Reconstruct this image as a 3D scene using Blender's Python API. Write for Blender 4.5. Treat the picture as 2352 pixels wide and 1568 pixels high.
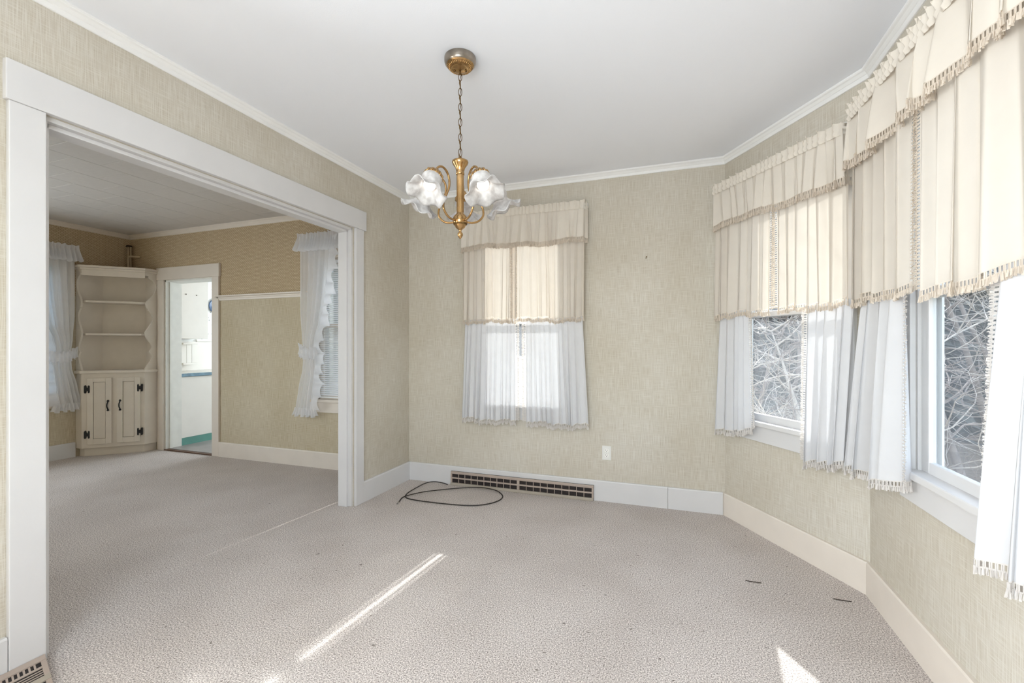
import bpy, math, random
from mathutils import Vector, Matrix

for o in list(bpy.data.objects):
    bpy.data.objects.remove(o, do_unlink=True)
SC = bpy.context.scene
COL = SC.collection
R = math.radians
rnd = random.Random(7)

# ---------------------------------------------------------------- camera
FPX, Y0, YAW = 1045.0, 794.0, -0.3429
CAM = Vector((2.3365, -3.6803, 1.24))
cd = bpy.data.cameras.new('camera')
cam = bpy.data.objects.new('camera', cd)
COL.objects.link(cam)
cam.location = CAM
cam.rotation_euler = (R(90), 0, -YAW)
cd.sensor_width = 36.0
cd.lens = 36.0 * FPX / 2352.0
cd.shift_y = (Y0 - 784.0) / 2352.0
cd.clip_start = 0.02
cd.clip_end = 200
SC.camera = cam

# ---------------------------------------------------------------- world, sun, kitchen daylight, added fill lamps
SUN_TO = Vector((0.083, 1.0, 0.615)).normalized()
w = bpy.data.worlds.new('sky')
SC.world = w
w.use_nodes = True
nt = w.node_tree
bg = nt.nodes['Background']
sky = nt.nodes.new('ShaderNodeTexSky')
sky.sky_type = 'NISHITA'
sky.sun_disc = False
sky.sun_elevation = R(31.5)
sky.sun_rotation = math.atan2(SUN_TO.x, SUN_TO.y)
sky.dust_density = 1.0
sky.air_density = 1.0
sky.ozone_density = 0.6
hs = nt.nodes.new('ShaderNodeHueSaturation')      # thin bright haze: a paler blue
hs.inputs['Saturation'].default_value = 0.55
nt.links.new(sky.outputs[0], hs.inputs['Color'])
nt.links.new(hs.outputs[0], bg.inputs[0])
bg.inputs[1].default_value = 0.62

def lamp(name, kind, loc, energy, color=(1, 1, 1), **kw):
    d = bpy.data.lights.new(name, kind)
    d.energy = energy
    d.color = color
    for k, v in kw.items():
        setattr(d, k, v)
    o = bpy.data.objects.new(name, d)
    COL.objects.link(o)
    o.location = loc
    return o

def aim(o, d):
    o.rotation_euler = Vector(d).to_track_quat('-Z', 'Y').to_euler()

sun = lamp('sun', 'SUN', (3, 8, 9), 8.0, (1.0, 0.97, 0.93), angle=R(0.7))
aim(sun, -SUN_TO)
DAY = (0.93, 0.965, 1.0)
# kitchen daylight, plus added fills at the rear, hall and living side
a = lamp('added_fill_rear', 'AREA', (1.80, -4.50, 1.5), 52, DAY, shape='RECTANGLE', size=1.4, size_y=1.45); aim(a, (0, 1, 0))  # added fill from behind the camera
a = lamp('daylight_kitchen_window', 'AREA', (-2.4, 3.28, 1.6), 68, DAY, shape='RECTANGLE', size=1.3, size_y=1.1); aim(a, (0, -1, 0))
a = lamp('added_fill_hall', 'AREA', (-0.60, -3.72, 1.25), 68, DAY, shape='RECTANGLE', size=0.8, size_y=1.9); aim(a, (1, 0.12, 0))  # added fill to brighten the right bay wall

a = lamp('added_fill_living_side', 'AREA', (-4.16, -2.40, 1.45), 40, DAY, shape='RECTANGLE', size=1.2, size_y=1.4); aim(a, (1, 0, 0))  # added fill reaching the bay walls through the wide opening

vs = SC.view_settings
vs.view_transform = 'Standard'
vs.look = 'None'
vs.gamma = 1.0
vs.exposure = 0.68
vs.use_curve_mapping = False
SC.cycles.use_denoising = True
SC.cycles.max_bounces = 7
SC.cycles.diffuse_bounces = 5
SC.cycles.transparent_max_bounces = 8
SC.cycles.use_adaptive_sampling = True
SC.cycles.adaptive_threshold = 0.04
SC.cycles.sample_clamp_indirect = 6.0
SC.cycles.caustics_reflective = False
SC.cycles.caustics_refractive = False

# ---------------------------------------------------------------- helpers
def lin(r, g, b):
    f = lambda c: (c / 255 / 12.92) if c / 255 <= 0.04045 else ((c / 255 + 0.055) / 1.055) ** 2.4
    return (f(r), f(g), f(b), 1.0)

class MB:
    def __init__(s):
        s.v, s.f = [], []
    def quad(s, a, b, c, d):
        i = len(s.v); s.v += [a, b, c, d]; s.f.append((i, i + 1, i + 2, i + 3)); return s
    def box(s, x0, x1, y0, y1, z0, z1):
        i = len(s.v)
        s.v += [(x0, y0, z0), (x1, y0, z0), (x1, y1, z0), (x0, y1, z0), (x0, y0, z1), (x1, y0, z1), (x1, y1, z1), (x0, y1, z1)]
        s.f += [tuple(i + k for k in q) for q in ((0, 3, 2, 1), (4, 5, 6, 7), (0, 1, 5, 4), (1, 2, 6, 5), (2, 3, 7, 6), (3, 0, 4, 7))]
        return s
    def prism(s, poly, z0, z1):
        i, n = len(s.v), len(poly)
        s.v += [(x, y, z0) for x, y in poly] + [(x, y, z1) for x, y in poly]
        s.f.append(tuple(i + k for k in reversed(range(n))))
        s.f.append(tuple(i + n + k for k in range(n)))
        for k in range(n):
            m = (k + 1) % n
            s.f.append((i + k, i + m, i + n + m, i + n + k))
        return s
    def prism_xz(s, poly, y0, y1):
        i, n = len(s.v), len(poly)
        s.v += [(x, y0, z) for x, z in poly] + [(x, y1, z) for x, z in poly]
        s.f.append(tuple(i + k for k in range(n)))
        s.f.append(tuple(i + n + k for k in reversed(range(n))))
        for k in range(n):
            m = (k + 1) % n
            s.f.append((i + k, i + n + k, i + n + m, i + m))
        return s
    def tube(s, pts, r, n=6, cap=True):
        pts = [Vector(p) for p in pts]
        rr = r if isinstance(r, (list, tuple)) else [r] * len(pts)
        i0 = len(s.v)
        prev = None
        for k, p in enumerate(pts):
            t = (pts[min(k + 1, len(pts) - 1)] - pts[max(k - 1, 0)])
            t = t.normalized() if t.length > 1e-9 else Vector((0, 0, 1))
            if prev is None:
                u = t.orthogonal().normalized()
            else:
                u = prev - t * prev.dot(t)
                u = u.normalized() if u.length > 1e-6 else t.orthogonal().normalized()
            prev = u
            q = t.cross(u)
            for j in range(n):
                a = 2 * math.pi * j / n
                s.v.append(tuple(p + (u * math.cos(a) + q * math.sin(a)) * rr[k]))
        for k in range(len(pts) - 1):
            for j in range(n):
                m = (j + 1) % n
                s.f.append((i0 + k * n + j, i0 + k * n + m, i0 + (k + 1) * n + m, i0 + (k + 1) * n + j))
        if cap:
            s.f.append(tuple(i0 + j for j in reversed(range(n))))
            s.f.append(tuple(i0 + (len(pts) - 1) * n + j for j in range(n)))
        return s
    def lathe(s, prof, n=24, mat=None, mod=None):
        i0 = len(s.v)
        for k, (r, z) in enumerate(prof):
            for j in range(n):
                a = 2 * math.pi * j / n
                rr, zz = (r, z) if mod is None else mod(r, z, a, k / (len(prof) - 1))
                p = Vector((rr * math.cos(a), rr * math.sin(a), zz))
                s.v.append(tuple(mat @ p if mat else p))
        for k in range(len(prof) - 1):
            for j in range(n):
                m = (j + 1) % n
                s.f.append((i0 + k * n + j, i0 + k * n + m, i0 + (k + 1) * n + m, i0 + (k + 1) * n + j))
        return s
    def torus_link(s, c, mat, rx, rz, r, n=14, m=5):
        i0 = len(s.v)
        for k in range(n):
            a = 2 * math.pi * k / n
            for j in range(m):
                b = 2 * math.pi * j / m
                p = Vector(((rx + r * math.cos(b)) * math.cos(a), r * math.sin(b), (rz + r * math.cos(b)) * math.sin(a)))
                s.v.append(tuple(mat @ p + c))
        for k in range(n):
            for j in range(m):
                s.f.append((i0 + k * m + j, i0 + ((k + 1) % n) * m + j, i0 + ((k + 1) % n) * m + (j + 1) % m, i0 + k * m + (j + 1) % m))
        return s
    def grid(s, P):
        i0, nu = len(s.v), len(P[0])
        for row in P:
            s.v += [tuple(p) for p in row]
        for a in range(len(P) - 1):
            for b in range(nu - 1):
                s.f.append((i0 + a * nu + b, i0 + a * nu + b + 1, i0 + (a + 1) * nu + b + 1, i0 + (a + 1) * nu + b))
        return s
    def mesh(s, name, mat, smooth=False):
        me = bpy.data.meshes.new(name)
        me.from_pydata(s.v, [], s.f)
        me.update()
        if smooth:
            me.polygons.foreach_set('use_smooth', [True] * len(me.polygons))
        me.materials.append(mat)
        return me
    def build(s, name, mat, parent=None, smooth=False, bevel=0):
        return place(name, s.mesh(name, mat, smooth), parent, bevel)

def place(name, me, parent=None, bevel=0):
    o = bpy.data.objects.new(name, me)
    COL.objects.link(o)
    if parent is not None:
        o.parent = parent
    if bevel:
        b = o.modifiers.new('bevel', 'BEVEL'); b.width = bevel; b.segments = 2; b.limit_method = 'ANGLE'
    return o

def thing(name, label, cat, mw=None, group=None):
    o = bpy.data.objects.new(name, None)
    COL.objects.link(o)
    o.empty_display_size = 0.05
    if mw is not None:
        o.matrix_world = mw
    o['label'] = label
    o['category'] = cat
    if group:
        o['group'] = group
    return o

def tag(o, label, cat, group=None):
    o['label'] = label; o['category'] = cat
    if group:
        o['group'] = group
    return o

def struct(o, mw=None):
    o['kind'] = 'structure'
    if mw is not None:
        o.matrix_world = mw
    return o

def sroot(name, mw):
    o = bpy.data.objects.new(name, None)
    COL.objects.link(o)
    o.matrix_world = mw
    o['kind'] = 'structure'
    return o

def frame(A, B):
    t = (Vector((B[0], B[1], 0)) - Vector((A[0], A[1], 0))).normalized()
    n = Vector((-t.y, t.x, 0))
    return Matrix(((t.x, n.x, 0, A[0]), (t.y, n.y, 0, A[1]), (0, 0, 1, 0), (0, 0, 0, 1)))

# ---------------------------------------------------------------- materials
def newmat(name):
    m = bpy.data.materials.new(name)
    m.use_nodes = True
    return m, m.node_tree.nodes, m.node_tree.links, m.node_tree.nodes['Principled BSDF']

def plain(name, col, rough=0.5, metal=0.0, spec=0.5, noise=0.0, nscale=8.0, bump=0.0, bscale=60.0, trans=0.0):
    m, N, L, b = newmat(name)
    b.inputs['Base Color'].default_value = col
    b.inputs['Roughness'].default_value = rough
    b.inputs['Metallic'].default_value = metal
    b.inputs['Specular IOR Level'].default_value = spec
    tc = N.new('ShaderNodeTexCoord')
    if noise:
        n = N.new('ShaderNodeTexNoise'); n.inputs['Scale'].default_value = nscale; n.inputs['Detail'].default_value = 4
        L.new(tc.outputs['Object'], n.inputs['Vector'])
        r = N.new('ShaderNodeValToRGB')
        k = 1 - noise
        r.color_ramp.elements[0].position = 0.3; r.color_ramp.elements[1].position = 0.7
        r.color_ramp.elements[0].color = (col[0] * k, col[1] * k, col[2] * k, 1)
        k = 1 + noise * 0.5
        r.color_ramp.elements[1].color = (min(1, col[0] * k), min(1, col[1] * k), min(1, col[2] * k), 1)
        L.new(n.outputs[0], r.inputs[0]); L.new(r.outputs[0], b.inputs['Base Color'])
    if bump:
        n2 = N.new('ShaderNodeTexNoise'); n2.inputs['Scale'].default_value = bscale; n2.inputs['Detail'].default_value = 3
        L.new(tc.outputs['Object'], n2.inputs['Vector'])
        bp = N.new('ShaderNodeBump'); bp.inputs['Strength'].default_value = bump; bp.inputs['Distance'].default_value = 0.002
        L.new(n2.outputs[0], bp.inputs['Height']); L.new(bp.outputs[0], b.inputs['Normal'])
    return m

def stretch_noise(N, L, tc, sc, detail=2.0):
    mp = N.new('ShaderNodeMapping'); mp.inputs['Scale'].default_value = sc
    n = N.new('ShaderNodeTexNoise'); n.inputs['Scale'].default_value = 1.0; n.inputs['Detail'].default_value = detail
    L.new(tc.outputs['Object'], mp.inputs[0]); L.new(mp.outputs[0], n.inputs['Vector'])
    return n

def ramp(N, L, src, p0, c0, p1, c1):
    r = N.new('ShaderNodeValToRGB')
    r.color_ramp.elements[0].position = p0; r.color_ramp.elements[0].color = c0
    r.color_ramp.elements[1].position = p1; r.color_ramp.elements[1].color = c1
    L.new(src, r.inputs[0])
    return r

def mixc(N, L, fac, a, b, mode='MIX'):
    m = N.new('ShaderNodeMix'); m.data_type = 'RGBA'; m.blend_type = mode
    if isinstance(fac, float): m.inputs[0].default_value = fac
    else: L.new(fac, m.inputs[0])
    for k, x in ((6, a), (7, b)):
        if isinstance(x, tuple): m.inputs[k].default_value = x
        else: L.new(x, m.inputs[k])
    return m.outputs[2]

def wallpaper(name, dark, light, weave=None, zsplit=1.8):
    """grasscloth: fine vertical and horizontal slubs on a tan ground; optional woven paper above zsplit"""
    m, N, L, b = newmat(name)
    tc = N.new('ShaderNodeTexCoord')
    v = stretch_noise(N, L, tc, (300, 300, 9), 2.0)
    h = stretch_noise(N, L, tc, (11, 11, 270), 2.0)
    rv = ramp(N, L, v.outputs[0], 0.38, (0, 0, 0, 1), 0.68, (1, 1, 1, 1))
    rh = ramp(N, L, h.outputs[0], 0.47, (0, 0, 0, 1), 0.74, (1, 1, 1, 1))
    c = mixc(N, L, rv.outputs[0], dark, light)
    c = mixc(N, L, rh.outputs[0], c, light)
    big = stretch_noise(N, L, tc, (1.6, 1.6, 1.1), 4)
    rb = ramp(N, L, big.outputs[0], 0.35, (0.90, 0.88, 0.84, 1), 0.65, (1, 1, 1, 1))
    c = mixc(N, L, 1.0, c, rb.outputs[0], 'MULTIPLY')
    if weave:
        br = N.new('ShaderNodeTexBrick')
        mp = N.new('ShaderNodeMapping'); mp.inputs['Rotation'].default_value = (R(90), 0, 0)
        L.new(tc.outputs['Object'], mp.inputs[0]); L.new(mp.outputs[0], br.inputs[0])
        br.inputs['Color1'].default_value = weave[0]; br.inputs['Color2'].default_value = weave[1]; br.inputs['Mortar'].default_value = weave[2]
        br.inputs['Scale'].default_value = 1.0; br.inputs['Brick Width'].default_value = 0.03; br.inputs['Row Height'].default_value = 0.014
        br.inputs['Mortar Size'].default_value = 0.0022; br.inputs['Mortar Smooth'].default_value = 0.5
        sx = N.new('ShaderNodeSeparateXYZ'); L.new(tc.outputs['Object'], sx.inputs[0])
        gt = N.new('ShaderNodeMath'); gt.operation = 'GREATER_THAN'; gt.inputs[1].default_value = zsplit
        L.new(sx.outputs[2], gt.inputs[0])
        c = mixc(N, L, gt.outputs[0], c, br.outputs[0])
    L.new(c, b.inputs['Base Color'])
    b.inputs['Roughness'].default_value = 0.85
    b.inputs['Specular IOR Level'].default_value = 0.2
    bp = N.new('ShaderNodeBump'); bp.inputs['Strength'].default_value = 0.25; bp.inputs['Distance'].default_value = 0.0015
    L.new(v.outputs[0], bp.inputs['Height']); L.new(bp.outputs[0], b.inputs['Normal'])
    return m

def carpet_mat():
    m, N, L, b = newmat('carpet')
    tc = N.new('ShaderNodeTexCoord')
    n = stretch_noise(N, L, tc, (185, 185, 185), 4)
    r = ramp(N, L, n.outputs[0], 0.33, lin(132, 123, 118), 0.70, lin(250, 241, 235))
    n2 = stretch_noise(N, L, tc, (2.2, 2.2, 2.2), 5)
    r2 = ramp(N, L, n2.outputs[0], 0.3, (0.90, 0.89, 0.88, 1), 0.6, (1, 1, 1, 1))
    c = mixc(N, L, 1.0, r.outputs[0], r2.outputs[0], 'MULTIPLY')
    n3 = stretch_noise(N, L, tc, (34, 34, 34), 1)
    r3 = ramp(N, L, n3.outputs[0], 0.22, (0.5, 0.48, 0.46, 1), 0.26, (1, 1, 1, 1))
    c = mixc(N, L, 1.0, c, r3.outputs[0], 'MULTIPLY')
    L.new(c, b.inputs['Base Color'])
    b.inputs['Roughness'].default_value = 1.0
    b.inputs['Specular IOR Level'].default_value = 0.05
    bp = N.new('ShaderNodeBump'); bp.inputs['Strength'].default_value = 0.3; bp.inputs['Distance'].default_value = 0.003
    L.new(n.outputs[0], bp.inputs['Height']); L.new(bp.outputs[0], b.inputs['Normal'])
    return m

def cloth(name, col, transl, transp, weave=900):
    m, N, L, b = newmat(name)
    N.remove(b)
    out = N['Material Output']
    tc = N.new('ShaderNodeTexCoord')
    n = stretch_noise(N, L, tc, (14, 14, 14), 4)
    r = ramp(N, L, n.outputs[0], 0.3, tuple(x * 0.97 for x in col[:3]) + (1,), 0.7, col)
    d = N.new('ShaderNodeBsdfDiffuse'); t = N.new('ShaderNodeBsdfTranslucent'); p = N.new('ShaderNodeBsdfTransparent')
    L.new(r.outputs[0], d.inputs[0]); L.new(r.outputs[0], t.inputs[0])
    m1 = N.new('ShaderNodeMixShader'); m1.inputs[0].default_value = transl
    m2 = N.new('ShaderNodeMixShader'); m2.inputs[0].default_value = transp
    L.new(d.outputs[0], m1.inputs[1]); L.new(t.outputs[0], m1.inputs[2])
    L.new(m1.outputs[0], m2.inputs[1]); L.new(p.outputs[0], m2.inputs[2])
    L.new(m2.outputs[0], out.inputs[0])
    return m

def glass_mat():
    m, N, L, b = newmat('window_glass')
    N.remove(b)
    out = N['Material Output']
    p = N.new('ShaderNodeBsdfTransparent'); p.inputs[0].default_value = (0.90, 0.93, 0.94, 1)
    g = N.new('ShaderNodeBsdfGlossy'); g.inputs['Roughness'].default_value = 0.02
    d = N.new('ShaderNodeBsdfTranslucent'); d.inputs[0].default_value = (0.8, 0.85, 0.9, 1)
    m0 = N.new('ShaderNodeMixShader'); m0.inputs[0].default_value = 0.06
    L.new(p.outputs[0], m0.inputs[1]); L.new(d.outputs[0], m0.inputs[2])
    m1 = N.new('ShaderNodeMixShader'); m1.inputs[0].default_value = 0.05
    L.new(m0.outputs[0], m1.inputs[1]); L.new(g.outputs[0], m1.inputs[2])
    L.new(m1.outputs[0], out.inputs[0])
    return m

def frosted():
    m, N, L, b = newmat('frosted_glass')
    N.remove(b)
    out = N['Material Output']
    tc = N.new('ShaderNodeTexCoord')
    n = stretch_noise(N, L, tc, (40, 40, 40), 3)
    r = ramp(N, L, n.outputs[0], 0.35, (0.60, 0.575, 0.56, 1), 0.65, (0.80, 0.785, 0.775, 1))
    d = N.new('ShaderNodeBsdfDiffuse'); t = N.new('ShaderNodeBsdfTranslucent'); p = N.new('ShaderNodeBsdfTransparent')
    g = N.new('ShaderNodeBsdfGlossy'); g.inputs['Roughness'].default_value = 0.25
    for x in (d, t): L.new(r.outputs[0], x.inputs[0])
    m1 = N.new('ShaderNodeMixShader'); m1.inputs[0].default_value = 0.35
    m2 = N.new('ShaderNodeMixShader'); m2.inputs[0].default_value = 0.0
    m3 = N.new('ShaderNodeMixShader'); m3.inputs[0].default_value = 0.06
    L.new(d.outputs[0], m1.inputs[1]); L.new(t.outputs[0], m1.inputs[2])
    L.new(m1.outputs[0], m2.inputs[1]); L.new(p.outputs[0], m2.inputs[2])
    L.new(m2.outputs[0], m3.inputs[1]); L.new(g.outputs[0], m3.inputs[2])
    L.new(m3.outputs[0], out.inputs[0])
    return m

def emit(name, col, s):
    m, N, L, b = newmat(name)
    b.inputs['Emission Color'].default_value = col
    b.inputs['Emission Strength'].default_value = s
    b.inputs['Base Color'].default_value = col
    return m

M = dict(
    paper=wallpaper('grasscloth_wallpaper', lin(193, 184, 168), lin(213, 208, 197)),
    paper2=wallpaper('living_room_wallpaper', lin(186, 172, 146), lin(212, 202, 180), weave=(lin(206, 188, 158), lin(196, 176, 146), lin(150, 128, 100))),
    ceiling=plain('ceiling_paper', lin(240, 242, 247), 0.8, spec=0.2, bump=0.15, bscale=220),
    tile=plain('ceiling_tile', lin(206, 202, 198), 0.55, noise=0.03, nscale=30, bump=0.1, bscale=160),
    carpet=carpet_mat(),
    trim=plain('white_trim_paint', lin(214, 212, 211), 0.42, noise=0.03, nscale=5),
    crown=plain('crown_white_paint', lin(240, 239, 237), 0.42, noise=0.03, nscale=5),
    trim2=plain('cream_trim_paint', lin(224, 214, 202), 0.45, noise=0.04, nscale=6),
    cab=plain('cabinet_cream_paint', lin(222, 213, 200), 0.45, noise=0.05, nscale=7),
    white=plain('kitchen_white_paint', lin(240, 237, 231), 0.4, noise=0.02),
    worn=plain('worn_white_paint', lin(234, 234, 228), 0.5, noise=0.05, nscale=12),
    kitchenpaper=None,
    iron=plain('black_iron', lin(18, 18, 20), 0.5),
    brass=plain('aged_brass', lin(190, 154, 106), 0.22, metal=1.0, noise=0.22, nscale=30),
    darkbrass=plain('dark_brass', lin(112, 86, 52), 0.38, metal=1.0, noise=0.25, nscale=40),
    tarnish=plain('tarnished_blue_brass', lin(168, 158, 146), 0.30, metal=1.0, noise=0.4, nscale=14),
    cream=cloth('cream_curtain_cotton', lin(220, 211, 199), 0.16, 0.0),
    valance=cloth('cream_valance_backlit', lin(235, 227, 215), 0.20, 0.0),  # lighter copy of the cream cotton, backlit glow put into its colour
    whitecloth=cloth('white_tier_cotton', lin(220, 219, 220), 0.118, 0.05),
    fringe=cloth('ivory_fringe', lin(228, 217, 203), 0.3, 0.0),
    fringew=cloth('white_fringe', lin(230, 225, 220), 0.3, 0.0),
    sheer=cloth('white_sheer_voile', lin(252, 252, 253), 0.45, 0.20),
    ruffle=cloth('white_voile_ruffle', lin(248, 248, 250), 0.4, 0.10),
    glass=glass_mat(),
    frost=frosted(),
    bulb=emit('lit_bulb', (1.0, 0.96, 0.9, 1), 1.3),
    register=plain('taupe_enamel', lin(176, 160, 148), 0.4),
    registerlo=plain('taupe_enamel_base', lin(170, 160, 146), 0.45),
    dark=plain('dark_void', lin(34, 28, 28), 0.8),
    louver=plain('dark_louver', lin(66, 56, 54), 0.5),
    plate=plain('outlet_ivory', lin(228, 226, 220), 0.35),
    cable=plain('black_cable', lin(44, 38, 34), 0.45),
    chrome=plain('connector_metal', lin(215, 215, 215), 0.2, metal=1.0),
    rod=plain('curtain_rod_white', lin(225, 222, 216), 0.4),
    blind=plain('white_blind_slat', lin(240, 240, 240), 0.4),
    blindblue=plain('blue_blind_slat', lin(160, 200, 222), 0.4),
    turq=plain('turquoise_toe_kick', lin(104, 160, 150), 0.5, noise=0.1),
    counter=plain('blue_counter', lin(126, 158, 178), 0.12, noise=0.25, nscale=20),
    vinyl=plain('grey_vinyl_plank', lin(150, 145, 142), 0.4, noise=0.2, nscale=6),
    bluepl=plain('blue_plate_glaze', lin(52, 84, 124), 0.25),
    wood=plain('brown_threshold_wood', lin(96, 66, 46), 0.5, noise=0.2, nscale=20),
    pipe=plain('painted_pipe', lin(196, 178, 150), 0.45, noise=0.08, nscale=20),
    rust=plain('rusty_collar', lin(70, 52, 38), 0.7),
    bark=plain('grey_bark', lin(140, 128, 120), 0.9, noise=0.35, nscale=9),
    bark2=plain('pale_bark', lin(186, 178, 168), 0.9, noise=0.3, nscale=9),
    needle=plain('evergreen_needles', lin(116, 116, 108), 0.9, noise=0.4, nscale=6),
    litter=plain('leaf_litter', lin(128, 112, 94), 0.95, noise=0.4, nscale=14),
    siding=plain('outer_siding', lin(225, 225, 222), 0.7),
    twig=plain('dry_twig', lin(60, 48, 40), 0.9),
)
_m, N, L, b = newmat('speckled_wallpaper')
tc = N.new('ShaderNodeTexCoord'); vo = N.new('ShaderNodeTexVoronoi'); vo.inputs['Scale'].default_value = 22
L.new(tc.outputs['Object'], vo.inputs['Vector'])
r = ramp(N, L, vo.outputs['Distance'], 0.14, lin(150, 160, 158), 0.2, lin(240, 241, 238))
L.new(r.outputs[0], b.inputs['Base Color'])
M['kitchenpaper'] = _m

# ---------------------------------------------------------------- shell
C1, C2 = (2.688, 0.0), (3.2536, -0.949)
C3, C4 = (3.2536, -2.65), (2.688, -3.599)
YR, XL, YB = -4.30, -3.99, 0.03
HC, HC2 = 2.624, 2.597
OP0, OP1, OPZ = -2.615, -0.775, 2.152     # wide opening to the living room
DX0, DX1, DZ = -3.375, -2.575, 2.02       # kitchen door

def wall(name, A, B, H, th, holes, mat):
    Ln = (Vector(B) - Vector(A)).length
    xs = sorted({0.0, Ln} | {h[0] for h in holes} | {h[1] for h in holes})
    mb = MB()
    for i in range(len(xs) - 1):
        xa, xb = xs[i], xs[i + 1]
        zs = [0.0]
        hs = sorted([h for h in holes if h[0] < xb - 1e-6 and h[1] > xa + 1e-6], key=lambda h: h[2])
        z = 0.0
        for h in hs:
            if h[2] > z + 1e-6: mb.box(xa, xb, 0, th, z, h[2])
            z = h[3]
        if z < H - 1e-6: mb.box(xa, xb, 0, th, z, H)
    return struct(mb.build(name, mat), frame(A, B))

WZ0, WZ1 = 0.745, 2.22
F_back = frame((0, 0), C1); F_b1 = frame(C1, C2); F_b2 = frame(C2, C3); F_b3 = frame(C3, C4)
wall('wall_left', (0, YR), (0, 0.0), 2.70, 0.12, [(OP0 - YR, OP1 - YR, 0, OPZ), (0.18, 1.0, 0, 2.05)], M['paper'])  # second hole: unseen doorway added to let the hall fill in
wall('wall_back', (0, 0), C1, 2.70, 0.064, [(0.75, 1.53, WZ0 - 0.032, WZ1)], M['paper'])
wall('wall_bay_left', C1, C2, 2.70, 0.064, [(0.16, 0.94, WZ0 - 0.032, WZ1)], M['paper'])
wall('wall_bay_middle', C2, C3, 2.70, 0.064, [(0.46, 1.24, WZ0 - 0.032, WZ1)], M['paper'])
wall('wall_bay_right', C3, C4, 2.70, 0.064, [], M['paper'])
wall('wall_right', C4, (C4[0], YR), 2.70, 0.13, [], M['paper'])
wall('wall_rear', (C4[0], YR), (0, YR), 2.70, 0.13, [(0.18, 1.60, WZ0 - 0.032, 2.2)], M['paper'])
wall('wall_living_back', (XL, YB), (-0.12, YB), 2.70, 0.12, [(DX0 - XL, DX1 - XL, 0, DZ), (-1.10 - XL, -0.32 - XL, 0.668, 2.12)], M['paper2'])
wall('wall_living_left', (XL, YR), (XL, YB), 2.70, 0.12, [(-1.42 - YR, -0.70 - YR, 0.668, 2.12), (-3.00 - YR, -1.80 - YR, 0.668, 2.2)], M['paper2'])
wall('wall_living_rear', (-0.12, -3.15), (XL, -3.15), 2.70, 0.10, [], M['paper2'])  # unseen partition, added to set off the hall fill
wall('wall_hall_rear', (-0.12, YR), (XL, YR), 2.70, 0.12, [(1.5, 2.7, 0.8, 2.2)], M['paper2'])
wall('wall_kitchen_left', (-4.0, 0.15), (-4.0, 3.2), 2.70, 0.12, [], M['kitchenpaper'])
wall('wall_kitchen_back', (-4.0, 3.2), (-1.0, 3.2), 2.70, 0.12, [(0.95, 2.25, 1.0, 2.15)], M['white'])
wall('wall_kitchen_right', (-1.0, 3.2), (-1.0, 0.15), 2.70, 0.12, [], M['white'])

main = [(0, YR), (0, 0.0), C1, C2, C3, C4, (C4[0], YR)]
flo = [(XL - .05, YR - .05), (XL - .05, 0.10), (0, 0.10), (2.72, 0.04), (3.30, -0.94), (3.30, -2.66), (2.72, -3.61), (2.72, YR - .05)]
struct(MB().prism(flo, -0.15, 0.0).build('floor', M['carpet']))
struct(MB().prism([(-4.1, 0.10), (-4.1, 3.3), (-0.9, 3.3), (-0.9, 0.10)], -0.15, 0.004).build('floor_kitchen', M['vinyl']))
cpoly = [(-0.06, YR - .1), (-0.06, 0.08), (2.75, 0.08), (3.36, -0.92), (3.36, -2.68), (2.75, -3.65), (2.75, YR - .1)]
struct(MB().prism(cpoly, HC, HC + 0.1).build('ceiling', M['ceiling']))
ceil2 = struct(MB().prism([(XL - .1, YR - .1), (XL - .1, YB + .1), (-0.06, YB + .1), (-0.06, YR - .1)], HC2 + 0.006, HC2 + 0.12).build('ceiling_living', M['dark']))
struct(MB().prism([(-4.1, 0.12), (-4.1, 3.3), (-0.9, 3.3), (-0.9, 0.12)], 2.6, 2.7).build('ceiling_kitchen', M['ceiling']))
# square ceiling tiles, half-bonded
T = 0.3335
def tile_mesh(w_, l_):
    g, b_ = 0.0008, 0.004
    mb = MB()
    z0, z1 = HC2 + 0.006, HC2
    a = [(-w_ / 2 + g, -l_ / 2 + g), (w_ / 2 - g, -l_ / 2 + g), (w_ / 2 - g, l_ / 2 - g), (-w_ / 2 + g, l_ / 2 - g)]
    c = [(-w_ / 2 + b_, -l_ / 2 + b_), (w_ / 2 - b_, -l_ / 2 + b_), (w_ / 2 - b_, l_ / 2 - b_), (-w_ / 2 + b_, l_ / 2 - b_)]
    mb.v = [(x, y, z0) for x, y in a] + [(x, y, z1 + 0.0015) for x, y in a] + [(x, y, z1) for x, y in c]
    for k in range(4):
        m_ = (k + 1) % 4
        mb.f += [(k, 4 + k, 4 + m_, m_), (4 + k, 8 + k, 8 + m_, 4 + m_)]
    mb.f.append((11, 10, 9, 8))
    return mb.mesh('tile', M['tile'])
TM = tile_mesh(T, T)
row = 0
x = -1.732 + 5 * T
for rI in range(13):
    xc = x - T * (rI + 0.5)
    if xc - T / 2 > -0.1 or xc + T / 2 < XL: continue
    y = -1.828 + (0 if rI % 2 == 0 else T / 2) - T * 7
    # row whose joints lie at -1.828 spans -1.732..-1.40 (rI = 4)
    for k in range(16):
        yc = y + T * (k + 0.5)
        if yc < YR + 0.15 or yc - T / 2 > YB: continue
        o = place('tile', TM, ceil2)
        o.location = (xc, yc, 0)

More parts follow.
